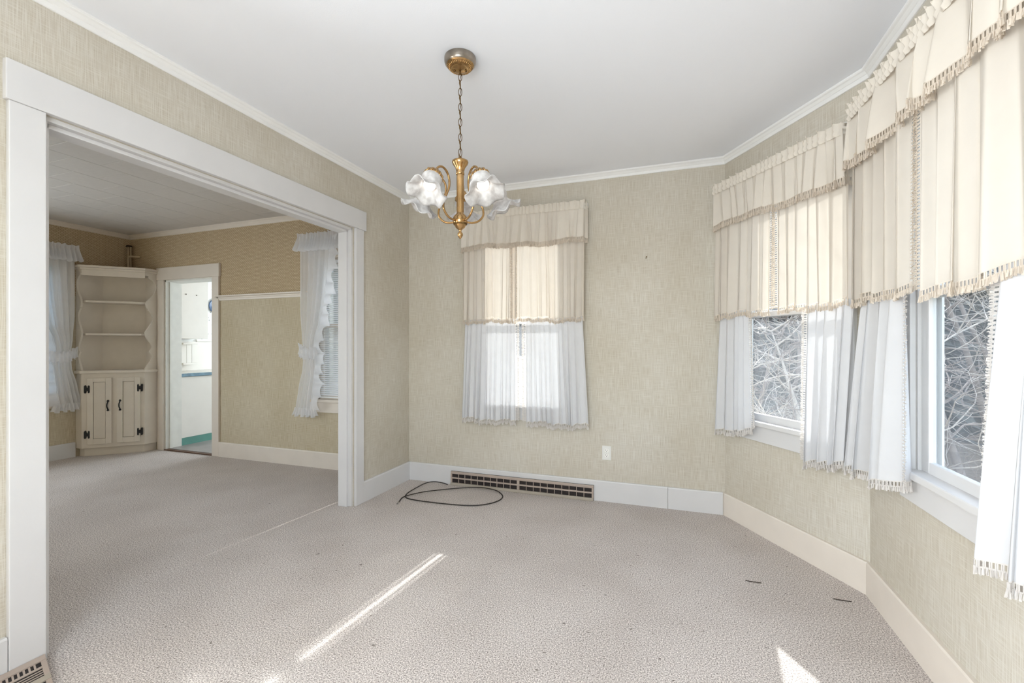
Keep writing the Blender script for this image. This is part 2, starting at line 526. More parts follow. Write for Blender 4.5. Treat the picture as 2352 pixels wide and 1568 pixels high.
def sweep(name, pts, prof, mat, closed=False, parent=None, z=0.0):
    """prof: list of (inward, z). pts run clockwise so that outside lies on the left."""
    n = len(pts); P = [Vector((p[0], p[1])) for p in pts]
    offs = []
    for i in range(n):
        def nrm(a, b):
            t = (b - a).normalized(); return Vector((t.y, -t.x))    # inward
        ns = []
        if closed or i > 0: ns.append(nrm(P[i - 1], P[i]))
        if closed or i < n - 1: ns.append(nrm(P[i], P[(i + 1) % n]))
        if len(ns) == 2:
            m_ = (ns[0] + ns[1]).normalized(); m_ = m_ / max(0.3, m_.dot(ns[0]))
        else: m_ = ns[0]
        offs.append(m_)
    mb = MB(); k = len(prof)
    for i in range(n):
        for (d, zz) in prof:
            q = P[i] + offs[i] * d
            mb.v.append((q.x, q.y, z + zz))
    for i in range(n if closed else n - 1):
        j = (i + 1) % n
        for a_ in range(k):
            b_ = (a_ + 1) % k
            mb.f.append((i * k + a_, i * k + b_, j * k + b_, j * k + a_))
    if not closed:
        mb.f.append(tuple(range(k))); mb.f.append(tuple((n - 1) * k + q for q in reversed(range(k))))
    o = mb.build(name, mat, parent)
    if parent is None: struct(o)
    return o

crown = [(0, -0.05), (0.006, -0.05), (0.009, -0.047), (0.012, -0.030), (0.016, -0.028), (0.026, -0.016), (0.034, -0.012), (0.037, -0.008), (0.037, 0), (0, 0)]
sweep('trim_1', main, [(d, z) for d, z in crown], M['crown'], closed=True, z=HC)
liv = [(XL, -3.15), (XL, YB), (-0.12, YB), (-0.12, -3.15)]
sweep('trim_2', liv, [(d, z) for d, z in crown], M['trim2'], closed=True, z=HC2)
bbp = [(0, 0), (0.019, 0), (0.019, 0.155), (0.015, 0.163), (0, 0.163)]
sweep('baseboard_left', [(0, OP1 + 0.096), (0, -0.004)], bbp, M['trim'])
sweep('baseboard_left_near', [(0, -3.28), (0, OP0 - 0.11)], bbp, M['trim'])
sweep('baseboard_back', [(0.0, 0.0), (2.288, 0.0)], bbp, M['trim'])
sweep('baseboard_back_end', [(2.290, 0.0), (2.672, 0.0)], bbp, M['trim'])
sweep('baseboard_bay', [(2.679, 0.0152), C2, C3, C4, (C4[0], YR), (0, YR)], bbp, M['trim2'])
sweep('baseboard_living_left', [(XL, -3.15), (XL, -0.53)], bbp, M['trim'])
sweep('baseboard_living_back', [(DX1 + 0.104, YB), (-0.12, YB)], bbp, M['trim2'])
rail = [(0, 1.745), (0.012, 1.748), (0.014, 1.765), (0.020, 1.772), (0.020, 1.782), (0.045, 1.788), (0.048, 1.800), (0, 1.800)]
sweep('trim_3', [(-2.50, YB), (-1.17, YB)], rail, M['trim2'])

# casing of the wide opening (left wall), local frame: x along +Y, y outward (-X)
Fl = frame((0, 0), (0, 1))
tr = sroot('trim_4', Fl)
MB().box(OP0 - 0.107, OP0, -0.021, 0, 0, OPZ).build('casing', M['trim'], tr, bevel=0.003)
MB().box(OP1, OP1 + 0.096, -0.021, 0, 0, OPZ).build('casing', M['trim'], tr, bevel=0.003)
MB().box(OP0 - 0.117, OP1 + 0.121, -0.026, 0, OPZ, 2.302).build('head_casing', M['trim'], tr, bevel=0.003)
for side in (0, 1):
    xe = OP1 if side else OP0
    sg = -1 if side else 1
    def B(a, b, y0, y1, z1, nm):
        x0, x1 = sorted((xe + sg * a, xe + sg * b))
        MB().box(x0, x1, y0, y1, 0, z1).build(nm, M['trim'], tr, bevel=0.002)
    B(-0.004, 0.018, 0.012, 0.12, OPZ - 0.003, 'jamb_liner')
    B(0.018, 0.036, 0.040, 0.12, OPZ - 0.02, 'jamb_stop')
    B(-0.01, 0.0, 0.0, 0.012, OPZ, 'jamb_edge')
MB().box(OP0, OP1, 0.012, 0.12, OPZ - 0.018, OPZ + .004).build('head_liner', M['trim'], tr, bevel=0.002)
MB().box(OP0 + .018, OP1 - .018, 0.040, 0.12, OPZ - 0.036, OPZ - 0.018).build('head_stop', M['trim'], tr, bevel=0.002)
MB().box(OP0 - 0.10, OP0, 0.12, 0.14, 0, OPZ).build('casing_living', M['trim2'], tr)
MB().box(OP1, OP1 + 0.10, 0.12, 0.14, 0, OPZ).build('casing_living', M['trim2'], tr)
MB().box(OP0 - 0.11, OP1 + 0.11, 0.12, 0.145, OPZ, 2.30).build('head_casing_living', M['trim2'], tr)

# kitchen doorway
Fd = frame((0, YB), (1, YB))
dr = sroot('door_1', Fd)
MB().box(DX0 - 0.104, DX0, -0.020, 0, 0, DZ).build('casing', M['trim2'], dr, bevel=0.003)
MB().box(DX1, DX1 + 0.104, -0.020, 0, 0, DZ).build('casing', M['trim2'], dr, bevel=0.003)
MB().box(DX0 - 0.112, DX1 + 0.116, -0.026, 0, DZ, 2.165).build('head_casing', M['trim2'], dr, bevel=0.003)
MB().box(DX0 - 0.002, DX0 + 0.018, 0.002, 0.185, 0, DZ).build('jamb', M['worn'], dr)
MB().box(DX0 + 0.018, DX0 + 0.030, 0.040, 0.075, 0, DZ).build('door_stop', M['worn'], dr)
MB().box(DX1 - 0.018, DX1 + 0.002, 0.002, 0.185, 0, DZ).build('jamb', M['worn'], dr)
MB().box(DX0, DX1, 0.002, 0.185, DZ - 0.018, DZ).build('head_jamb', M['worn'], dr)
MB().prism([(DX0, -0.012), (DX1, -0.012), (DX1, 0.19), (DX0, 0.19)], 0.0, 0.012).build('threshold', M['wood'], dr)
MB().box(DX0, DX1, 0.03, 0.19, 0.012, 0.016).build('threshold_strip', M['vinyl'], dr)

# ---------------------------------------------------------------- windows
def make_window(idx, F, x0, x1, z0, z1, trim, y_out=0.066, curtain=True, meet=1.445):
    wr = sroot('window_%d' % idx, F)
    c = 0.098
    MB().box(x0 - c, x0, -0.021, 0, z0 - 0.005, z1).build('casing', trim, wr, bevel=0.003)
    MB().box(x1, x1 + c, -0.021, 0, z0 - 0.005, z1).build('casing', trim, wr, bevel=0.003)
    MB().box(x0 - c - 0.008, x1 + c + 0.008, -0.025, 0, z1, z1 + 0.13).build('head_casing', trim, wr, bevel=0.003)
    MB().box(x0 - c - 0.018, x1 + c + 0.018, -0.046, 0.030, z0 - 0.031, z0).build('stool', trim, wr, bevel=0.006)
    MB().box(x0 - c, x1 + c, -0.019, 0, z0 - 0.135, z0 - 0.031).build('apron', trim, wr, bevel=0.003)
    lin_ = MB()
    t = 0.014
    lin_.box(x0, x0 + t, 0, y_out, z0, z1).box(x1 - t, x1, 0, y_out, z0, z1).box(x0 + t, x1 - t, 0, y_out, z1 - t, z1).box(x0 + t, x1 - t, 0.03, y_out + 0.03, z0 - 0.02, z0)
    lin_.build('jamb_lining', trim, wr)
    for nm, y0, za, zb, brail in (('lower_sash', 0.010, z0 - 0.001, meet + 0.02, 0.045), ('upper_sash', 0.036, meet - 0.018, z1 - t, 0.036)):
        xa, xb = x0 + t, x1 - t
        st = 0.058
        sm = MB().box(xa, xa + st, y0, y0 + 0.024, za, zb).box(xb - st, xb, y0, y0 + 0.024, za, zb)
        sm.box(xa + st, xb - st, y0, y0 + 0.024, za, za + brail).box(xa + st, xb - st, y0, y0 + 0.024, zb - 0.036, zb)
        sh = sm.build(nm, trim, wr, bevel=0.003)
        MB().box(xa + st - .004, xb - st + .004, y0 + 0.011, y0 + 0.014, za + brail - .004, zb - 0.032).build('pane', M['glass'], sh)
    # storm frame outside
    so = MB()
    y0 = y_out - 0.02
    so.box(x0 + t, x0 + t + .03, y0 + .016, y0 + .024, z0, z1 - t).box(x1 - t - .03, x1 - t, y0 + .016, y0 + .024, z0, z1 - t)
    so.build('storm_frame', M['siding'], wr)
    return wr

make_window(1, F_back, 0.75, 1.53, WZ0, WZ1, M['trim'])
make_window(2, F_b1, 0.16, 0.94, WZ0, WZ1, M['trim'])
make_window(3, F_b2, 0.46, 1.24, WZ0, WZ1, M['trim'])
F_lb = frame((0, YB), (1, YB)); F_ll = frame((XL, 0), (XL, 1))
make_window(5, F_lb, -1.10, -0.32, 0.70, 2.12, M['trim2'], y_out=0.12)
make_window(6, F_ll, -1.42, -0.70, 0.70, 2.12, M['trim2'], y_out=0.12)
make_window(10, F_ll, -3.00, -1.80, 0.70, 2.2, M['trim2'], y_out=0.12)  # unseen window, added for the living side fill
make_window(7, frame((C4[0], YR), (0, YR)), 0.18, 1.60, WZ0, 2.2, M['trim'])  # unseen window, added for the rear fill
make_window(8, frame((-0.12, YR), (XL, YR)), 1.5, 2.7, 0.8, 2.2, M['trim2'], y_out=0.12)
make_window(9, frame((-4.0, 3.2), (-1.0, 3.2)), 0.95, 2.25, 1.0, 2.15, M['white'], y_out=0.12, meet=1.6)

# ---------------------------------------------------------------- curtains
def fringe_along(mb, pts, out, rr, lace=True, ln=0.024, spread=0.22):
    """pts: edge polyline; out(i) -> unit vector the tassels hang along. braid, open loops, braid, tassels"""
    pts = [Vector(p) for p in pts]
    # resample
    cum = [0.0]
    for i in range(1, len(pts)): cum.append(cum[-1] + (pts[i] - pts[i - 1]).length)
    def at(s):
        import bisect
        i = min(max(bisect.bisect_right(cum, s), 1), len(pts) - 1)
        f = (s - cum[i - 1]) / max(1e-9, cum[i] - cum[i - 1])
        return pts[i - 1].lerp(pts[i], f), (pts[i] - pts[i - 1]).normalized()
    T_ = cum[-1]
    n = max(2, int(T_ / 0.013))
    A, Bq = 0.004, 0.020
    rowa, rowb, rowc, rowd = [], [], [], []
    for k in range(n + 1):
        p, t = at(T_ * k / n)
        rowa.append(p); rowb.append(p + out * A); rowc.append(p + out * Bq); rowd.append(p + out * (Bq + 0.005))
    mb.grid([rowa, rowb]); mb.grid([rowc, rowd])
    for k in range(n):
        p, t = at(T_ * (k + 0.5) / n)
        hw = t * 0.0038
        mb.quad(p + out * A - hw, p + out * A + hw, p + out * Bq + hw, p + out * Bq - hw)
        nor = t.cross(out) * 0.002
        mb.quad(p + out * A - nor, p + out * A + nor, p + out * Bq + nor, p + out * Bq - nor)
    m_ = int(T_ / 0.0026)
    for k in range(m_):
        p, t = at(T_ * (k + rr.random() * 0.9) / m_)
        nor = t.cross(out)
        e = p + out * (Bq + ln * rr.uniform(0.75, 1.1)) + t * rr.uniform(-spread, spread) * ln * 0.5 + nor * rr.uniform(-spread, spread) * ln
        s_ = p + out * Bq
        hw = (t * math.cos(k) + nor * math.sin(k)) * 0.0030
        mb.quad(s_ - hw * 0.6, s_ + hw * 0.6, e + hw, e - hw)

def panel(name, label, F, top, bot, z1, z0, yo, folds, amp, seed, mat, fmat, sides='', heading=False, cat='curtain', group=None, ret=0.0, hem=0.012, slope=0.0):
    """top/bot: (x_left, x_right) of the panel at its top and bottom, in wall coordinates"""
    rr = random.Random(seed)
    nu, nv = folds * 16 + 1, 26
    ph = [rr.uniform(-0.9, 0.9) for _ in range(folds + 2)]
    wv = [rr.uniform(0.55, 1.35) for _ in range(folds + 2)]
    cw = [0.0]
    for k in range(folds): cw.append(cw[-1] + rr.uniform(0.6, 1.5))
    cw = [c_ / cw[-1] for c_ in cw]
    def u_of(i):
        k, f = divmod(i, 16)
        if k >= folds: return 1.0, folds - 1, 1.0
        f /= 16.0
        return cw[k] + (cw[k + 1] - cw[k]) * f, k, f
    hemph = [rr.uniform(0, 6.28) for _ in range(3)]
    drift = [rr.uniform(-0.12, 0.12) for _ in range(folds + 1)]
    drift[0] = drift[-1] = 0
    over = [rr.uniform(0.02, 0.22) for _ in range(folds + 1)]
    P = []
    for j in range(nv):
        v = j / (nv - 1)
        z = z1 + (z0 - z1) * v
        a = amp * (0.25 + 0.95 * v ** 0.7)
        rowp = []
        for i in range(nu):
            u, k, f = u_of(i)
            um = u + (drift[k] * (1 - f) + drift[k + 1] * f) * (v - 0.2) * 0.25
            xl = top[0] + (bot[0] - top[0]) * v
            xr = top[1] + (bot[1] - top[1]) * v
            A = wv[k] * (1 - f) + wv[k + 1] * f
            s = math.sin(2 * math.pi * f + ph[0] * 0.2)
            sh = s * (1.15 - 0.15 * s * s)
            s2 = 0.22 * math.sin(2 * math.pi * f * 2 + ph[k])
            y = yo - a * A * (sh + s2 * (0.5 + 0.5 * v))
            x = xl + (xr - xl) * um + over[k] * (cw[k + 1] - cw[k]) * (xr - xl) * math.sin(4 * math.pi * f) * (0.55 + 0.45 * v)
            if ret and (i < 4 or i > nu - 5):
                e = (4 - i) / 4 if i < 4 else (i - nu + 5) / 4
                y += (ret) * e * e
            zz = z + slope * (u - 0.5) * (1.0 if heading else v)
            if v > 0.0:
                zz -= v ** 3 * hem * (0.6 * math.sin(6.28 * u * 1.3 + hemph[0]) + 0.5 * math.sin(6.28 * u * 3.1 + hemph[1]) + 0.5 * s)
            rowp.append(Vector((x, y, zz)))
        P.append(rowp)
    t = thing(name, label, cat, F, group)
    MB().grid(P).build('fabric', mat, t, smooth=True)
    fm = MB()
    fringe_along(fm, P[-1], Vector((0, 0, -1)), rr)
    if 'l' in sides: fringe_along(fm, [r_[0] for r_ in P][1:], Vector((-1, -0.1, 0)).normalized(), rr, ln=0.016)
    if 'r' in sides: fringe_along(fm, [r_[-1] for r_ in P][1:], Vector((1, -0.1, 0)).normalized(), rr, ln=0.016)
    fo = fm.build('fringe', fmat, t)
    fo['kind'] = 'stuff'; fo['label'] = 'knotted cotton tassel fringe'
    if heading:
        H = []
        Lh = top[1] - top[0]
        N_ = int(Lh / 0.0045)
        for q, (dz, sp, wob) in enumerate(((-0.034, 0.004, .25), (-0.020, 0.015, .7), (-0.004, 0.006, .4), (0.008, 0.010, .8), (0.022, 0.014, 1.2), (0.032, 0.016, 1.6))):
            rowp = []
            for i in range(N_ + 1):
                u = i / N_
                x = top[0] + Lh * u
                w1 = x * 6.283 / 0.036 + 1.7 * math.sin(x * 23 + seed)
                jit = math.sin(w1) + 0.35 * math.sin(w1 * 0.47 + seed)
                y = yo - 0.006 - sp * 0.6 - 0.0075 * jit * wob
                if ret and (u < 0.02 or u > 0.98): y += ret * 0.7
                rowp.append(Vector((x + 0.006 * wob * math.cos(w1), y, z1 + slope * (u - .5) + dz + (0.006 * math.sin(w1 * 0.5 + 1) if q > 3 else 0))))
            H.append(rowp)
        MB().grid(H).build('gathered_heading', mat, t, smooth=True)
    return t

def rod(F, x0, x1, z, label, yr=-0.075):
    t = thing('curtain_rod', label, 'curtain rod', F)
    MB().tube([(x0, 0, z), (x0, yr + .02, z), (x0 + 0.02, yr, z), (x1 - 0.02, yr, z), (x1, yr + .02, z), (x1, 0, z)], 0.006, 6).build('bar', M['rod'], t)
    for x_ in (x0, x1):
        MB().box(x_ - 0.008, x_ + 0.008, -0.024, -0.021 + .0211, z - 0.02, z + 0.02).build('bracket', M['rod'], t)
    return t

def dress(F, tag_, val, up, lo, vamp, seeds, vfolds, ufolds, lfolds, vret, sl=0.0, vz=2.365, uamp=0.011):
    rod(F, val[0] + 0.012, val[1] - 0.012, 2.37, 'slim white rod carrying the valance %s' % tag_, -0.082)
    rod(F, lo[0][0][0] + 0.012, lo[1][0][1] - 0.012, 1.475, 'slim white rod carrying the short lower curtains %s' % tag_, -0.058)
    panel('valance', 'gathered cream valance with tassel fringe %s' % tag_, F, val, val, vz, 2.10, -0.118, vfolds, vamp, seeds, M['valance'], M['fringe'], heading=True, cat='valance', group='cream fringed valances', ret=vret, slope=sl)
    n = ('left', 'right')
    for k in (0, 1):
        panel('cafe_curtain', 'cream upper tier curtain, %s panel, %s' % (n[k], tag_), F, up[k][0], up[k][1], 2.30, (up[k] + (1.475,))[2], -0.090, ufolds[k], uamp, seeds + 1 + k, M['cream'], M['fringe'], sides='r' if k == 0 else 'l', group='cream upper tier curtains')
    for k in (0, 1):
        panel('cafe_curtain', 'white lower tier curtain, %s panel, %s' % (n[k], tag_), F, lo[k][0], lo[k][1], 1.475, lo[k][2], -0.074, lfolds[k], lo[k][3], seeds + 3 + k, M['whitecloth'], M['fringew'], sides='r' if k == 0 else 'l', group='white lower tier curtains', slope=lo[k][4])

dress(F_back, 'on the back wall window', (0.585, 1.685), (((0.605, 1.066), (0.60, 1.066)), ((1.072, 1.665), (1.072, 1.66))),
      (((0.615, 1.078), (0.585, 1.080), 0.615, 0.012, 0.0), ((1.172, 1.645), (1.176, 1.695), 0.612, 0.012, 0.0)), 0.010, 11, 17, (8, 9), (11, 10), 0.07, 0.0, 2.355, 0.013)
dress(F_b1, 'on the angled bay window', (0.012, 1.075), (((0.02, 0.545), (0.012, 0.535)), ((0.605, 1.07), (0.608, 1.07))),
      (((0.045, 0.335), (-0.012, 0.365), 0.662, 0.020, 0.06), ((0.805, 1.085), (0.795, 1.025), 0.622, 0.022, 0.04)), 0.014, 31, 14, (6, 6), (5, 5), 0.07, -0.03, 2.347)
dress(F_b2, 'on the nearest bay window', (0.080, 1.72), (((0.06, 0.655), (0.055, 0.650)), ((0.715, 1.70), (0.715, 1.70), 1.450)),
      (((0.13, 0.545), (-0.05, 0.545), 0.660, 0.024, 0.08), ((1.105, 1.68), (1.03, 1.68), 0.650, 0.032, 0.0)), 0.024, 51, 10, (5, 7), (4, 5), 0.07, -0.075, 2.318, 0.016)

# sheer tied-back curtains in the living room
def priscilla(label, F, x_out, x_in, z1, z0, ztie, yo, flip, seed):
    """x_out: outer straight side, x_in: inner edge at the top"""
    rr = random.Random(seed)
    t = thing('sheer_curtain', label, 'curtain', F, 'ruffled sheer tieback curtains')
    sg = 1 if x_in > x_out else -1
    Wd = abs(x_in - x_out)
    TI = [(0.0, .40), (.06, .385), (.20, .36), (.32, .333), (.40, .307), (.49, .27), (.57, .212), (.65, .185), (.73, .212), (.82, .195), (.94, .17), (1.0, .155)]
    TO = [(0.0, 0.0), (.42, 0.0), (.58, .02), (.67, .04), (.77, .03), (.88, -.02), (1.0, -.06)]
    def tab(T_, z):
        v = (z1 - z) / (z1 - z0)
        for (a_, p_), (b_, q_) in zip(T_[:-1], T_[1:]):
            if v <= b_ + 1e-9:
                f_ = (v - a_) / (b_ - a_); f_ = f_ * f_ * (3 - 2 * f_) * 0.5 + f_ * 0.5
                return p_ + (q_ - p_) * f_
        return T_[-1][1]
    def inner(z): return tab(TI, z)
    def outer(z): return tab(TO, z)
    nu, nv = 60, 50
    P = []
    for j in range(nv):
        z = z1 + (z0 - z1) * j / (nv - 1)
        wz = inner(z) - outer(z)
        fr = min(1.0, abs(z - ztie) / 0.25)
        rowp = []
        for i in range(nu):
            u = i / (nu - 1)
            s = math.sin(u * 6.28 * 4.5 + 1.6 * math.sin(u * 7 + seed)) + 0.35 * math.sin(u * 6.28 * 11 + seed)
            x = x_out + sg * (outer(z) + wz * u)
            y = yo - 0.011 * s * (0.5 + 0.8 * fr) - 0.03 * (1 - fr) * math.sin(math.pi * u)
            rowp.append(Vector((x, y, z + 0.006 * s)))
        P.append(rowp)
    MB().grid(P).build('fabric', M['sheer'], t, smooth=True)
    # ruffle down the inner edge
    edge = [r_[-1] for r_ in P]
    E_ = []
    ns = 150
    for k in range(ns + 1):
        f = k / ns * (len(edge) - 1); i = min(int(f), len(edge) - 2)
        E_.append(edge[i].lerp(edge[i + 1], f - i))
    rows = [[], [], [], []]
    for k, p in enumerate(E_):
        a = k * 0.62 + 1.2 * math.sin(k * 0.11)
        wdt = 0.105 + 0.02 * math.sin(k * 0.23 + seed)
        for q in range(4):
            f = q / 3
            rows[q].append(p + Vector((sg * (wdt * f - 0.012 + 0.012 * f * math.cos(a * 0.7)), -0.004 - 0.026 * f * math.sin(a), 0.020 * f * math.sin(a + 1))))
    MB().grid(rows).build('side_ruffle', M['ruffle'], t, smooth=True)
    # bottom ruffle
    rows = [[], [], []]
    e0 = x_out + sg * (outer(z0) - 0.01); e1 = x_out + sg * (inner(z0) + 0.04)
    for k in range(91):
        u = k / 90
        a = u * 6.28 * 9 + math.sin(u * 11)
        for q in range(3):
            f = q / 2
            rows[q].append(Vector((e0 + (e1 - e0) * u + (u - .5) * sg * 0.05 * f, yo - 0.022 * f * math.sin(a) - 0.006, z0 + 0.01 - 0.085 * f + 0.01 * f * math.sin(a * .5))))
    MB().grid(rows).build('hem_ruffle', M['ruffle'], t, smooth=True)
    # heading + valance ruffle
    rows = [[] for _ in range(5)]
    for k in range(181):
        u = k / 180
        a = u * 6.28 * 15 + 1.5 * math.sin(u * 17)
        X = x_out + sg * (-0.015 + (Wd + 0.06) * u)
        for q, (dz, am) in enumerate(((0.045, 0.016), (0.01, 0.004), (-0.03, 0.014), (-0.08, 0.026), (-0.125, 0.038))):
            rows[q].append(Vector((X + (u < .05) * -sg * 0.03 * (q / 4), yo - 0.02 - am * (0.6 + 0.8 * math.sin(a)), z1 + dz + 0.006 * math.sin(a * .7) + (0.012 * math.cos(a) if q == 4 else 0))))
    MB().grid(rows).build('top_ruffle', M['ruffle'], t, smooth=True)
    # tieback
    rows = [[], [], [], [], []]
    xo, xi = x_out + sg * (outer(ztie) - 0.05), x_out + sg * (inner(ztie) + 0.04)
    for k in range(81):
        u = k / 80
        a = u * 6.28 * 7
        X = xo + (xi - xo) * u
        Y = yo - 0.05 * math.sin(math.pi * u) - 0.012
        zc = ztie + 0.05 * (1 - u) ** 2 - 0.01
        for q, (dz, am) in enumerate(((0.055, 0.02), (0.02, 0.004), (0, 0.002), (-0.02, 0.004), (-0.06, 0.02))):
            rows[q].append(Vector((X, Y - am * math.sin(a), zc + dz + 0.012 * math.sin(a * .8) * (q in (0, 4)))))
    MB().grid(rows).build('tieback', M['ruffle'], t, smooth=True)
    return t

priscilla('sheer white ruffled curtain tied back beside the wide opening', F_lb, -1.265, -0.76, 2.33, 0.60, 1.17, -0.055, 1, 3)
priscilla('sheer white ruffled curtain tied back beside the corner cupboard', F_ll, -0.555, -1.06, 2.30, 0.60, 1.13, -0.075, 1, 5)
for F_, a_, b_, lb in ((F_lb, -1.26, -0.16, 'white rod above the living room window near the opening'), (F_ll, -1.56, -0.56, 'white rod above the living room window by the cupboard')):
    rod(F_, a_, b_, 2.335 if F_ is F_lb else 2.305, lb, -0.055)

def blinds(F, x0, x1, z0, z1, mat, label):
    t = thing('mini_blind', label, 'window blind', F)
    MB().box(x0, x1, 0.0005 - .02, 0.012, z1 - 0.03, z1).build('headrail', mat, t)
    MB().box(x0, x1, -0.016, 0.004, z0, z0 + 0.012).build('bottom_rail', mat, t)
    c_, s_ = 0.0095, 0.006
    mb = MB()
    mb.quad((x0, -0.006 - c_, -s_), (x1, -0.006 - c_, -s_), (x1, -0.006, 0.0015), (x0, -0.006, 0.0015))
    mb.quad((x0, -0.006, 0.0015), (x1, -0.006, 0.0015), (x1, -0.006 + c_, s_), (x0, -0.006 + c_, s_))
    me = mb.mesh('slat', mat)
    z = z0 + 0.03
    while z < z1 - 0.04:
        o = place('slat', me, t); o.location = (0, 0, z); z += 0.0205
    for f in (0.12, 0.5, 0.88):
        xx = x0 + (x1 - x0) * f
        MB().box(xx - 0.001, xx + 0.001, -0.0175, -0.0165, z0, z1 - 0.03).build('ladder_cord', mat, t)
blinds(F_lb, -1.08, -0.34, 0.715, 2.10, M['blind'], 'white mini blind behind the sheer curtain near the wide opening')
blinds(F_ll, -1.40, -0.72, 0.715, 2.10, M['blindblue'], 'pale blue mini blind behind the sheer curtain by the cupboard')

# ---------------------------------------------------------------- chandelier
PC = Vector((1.366, -1.703, 0))
ch = thing('chandelier', 'brass chandelier with five ruffled frosted glass shades hanging from the ceiling', 'chandelier', Matrix.Translation((PC.x, PC.y, HC)))
def zc(z): return z - HC
can = [(0.001, 0.0), (0.0745, 0.0), (0.0755, -0.003), (0.0755, -0.022), (0.0725, -0.027), (0.0725, -0.031), (0.066, -0.037)]
MB().lathe(can, 40).build('canopy', M['tarnish'], ch, smooth=True)
MB().lathe([(0.066, -0.037), (0.062, -0.042), (0.060, -0.043), (0.045, -0.056), (0.043, -0.056), (0.040, -0.055), (0.034, -0.058), (0.020, -0.064), (0.008, -0.066), (0.001, -0.066)], 40).build('canopy_bowl', M['brass'], ch, smooth=True)
for k in range(36):
    a_ = 2 * math.pi * k / 36
    o = MB().tube([(0.0605 * math.cos(a_), 0.0605 * math.sin(a_), -0.0425), (0.0465 * math.cos(a_), 0.0465 * math.sin(a_), -0.0555)], 0.0019, 5).build('gallery_rib', M['brass'], ch, smooth=True)
for a_ in (R(200), R(20)):
    MB().lathe([(0.005, -0.058), (0.005, -0.066), (0.001, -0.068)], 10, mat=Matrix.Translation((0.028 * math.cos(a_), 0.028 * math.sin(a_), 0))).build('canopy_screw', M['darkbrass'], ch, smooth=True)
# chain of long links joined by twisted wire runs
zt, zb_ = -0.066, zc(2.150)
MB().tube([(0, 0, zt + .004), (0, 0, zt - 0.012)], 0.004, 8).build('chain_loop', M['darkbrass'], ch, smooth=True)
nl = 11
pitch = (zt - 0.008 - zb_) / nl
for k in range(nl):
    c_ = Vector((0, 0, zt - 0.008 - pitch * (k + 0.5)))
    rot = Matrix.Rotation(R(15 + 90 * (k % 2)), 3, 'Z')
    MB().torus_link(c_, rot, 0.0085 if k % 2 == 0 else 0.006, pitch * 0.56, 0.0017).build('chain_link', M['darkbrass'], ch, smooth=True)
cw_ = [(0.004 * math.sin(k * 0.9), 0.004 * math.cos(k * 0.9), zt - 0.004 + (zb_ - zt) * k / 40) for k in range(41)]
MB().tube(cw_, 0.0016, 5).build('lamp_cord', M['darkbrass'], ch, smooth=True)
MB().lathe([(0.0015, zc(2.152)), (0.008, zc(2.150)), (0.009, zc(2.140)), (0.0385, zc(2.128)), (0.0395, zc(2.122)), (0.036, zc(2.112)), (0.024, zc(2.096)), (0.019, zc(2.078)), (0.020, zc(2.070)), (0.020, zc(2.062)), (0.0165, zc(2.060))], 32).build('column_cap', M['brass'], ch, smooth=True)
def flute(r_, z_, a_, t_):
    return r_ * (1 + 0.05 * math.cos(16 * a_)), z_
MB().lathe([(0.0165, zc(2.062)), (0.0165, zc(1.885)), (0.0165, zc(1.875))], 64, mod=flute).build('column', M['brass'], ch, smooth=True)
MB().lathe([(0.0165, zc(1.880)), (0.020, zc(1.874)), (0.031, zc(1.862)), (0.034, zc(1.856)), (0.034, zc(1.834)), (0.032, zc(1.828)), (0.030, zc(1.824)), (0.022, zc(1.808)), (0.010, zc(1.798)), (0.007, zc(1.796)), (0.0065, zc(1.788)), (0.0125, zc(1.781)), (0.0135, zc(1.772)), (0.010, zc(1.764)), (0.004, zc(1.756)), (0.0005, zc(1.752))], 32).build('hub_and_finial', M['brass'], ch, smooth=True)
for k in range(28):
    a_ = 2 * math.pi * k / 28
    MB().tube([(0.0325 * math.cos(a_), 0.0325 * math.sin(a_), zc(1.829)), (0.029 * math.cos(a_), 0.029 * math.sin(a_), zc(1.821))], 0.0022, 5).build('hub_bead', M['darkbrass'], ch, smooth=True)
va = math.atan2(PC.y - CAM.y, PC.x - CAM.x)
def cr(pts, n=8):
    out = []
    P_ = [Vector(p) for p in pts]; P_ = [P_[0] * 2 - P_[1]] + P_ + [P_[-1] * 2 - P_[-2]]
    for i in range(1, len(P_) - 2):
        for k in range(n):
            t_ = k / n
            a, b_, c_, d = P_[i - 1], P_[i], P_[i + 1], P_[i + 2]
            out.append(0.5 * ((2 * b_) + (c_ - a) * t_ + (2 * a - 5 * b_ + 4 * c_ - d) * t_ ** 2 + (3 * b_ - a - 3 * c_ + d) * t_ ** 3))
    out.append(P_[-2])
    return out
prof_arm = [(0.030, 1.838), (0.060, 1.836), (0.092, 1.848), (0.114, 1.876), (0.112, 1.910), (0.094, 1.945), (0.078, 1.980), (0.076, 2.015), (0.090, 2.046), (0.118, 2.062), (0.146, 2.054), (0.162, 2.034), (0.168, 2.022)]
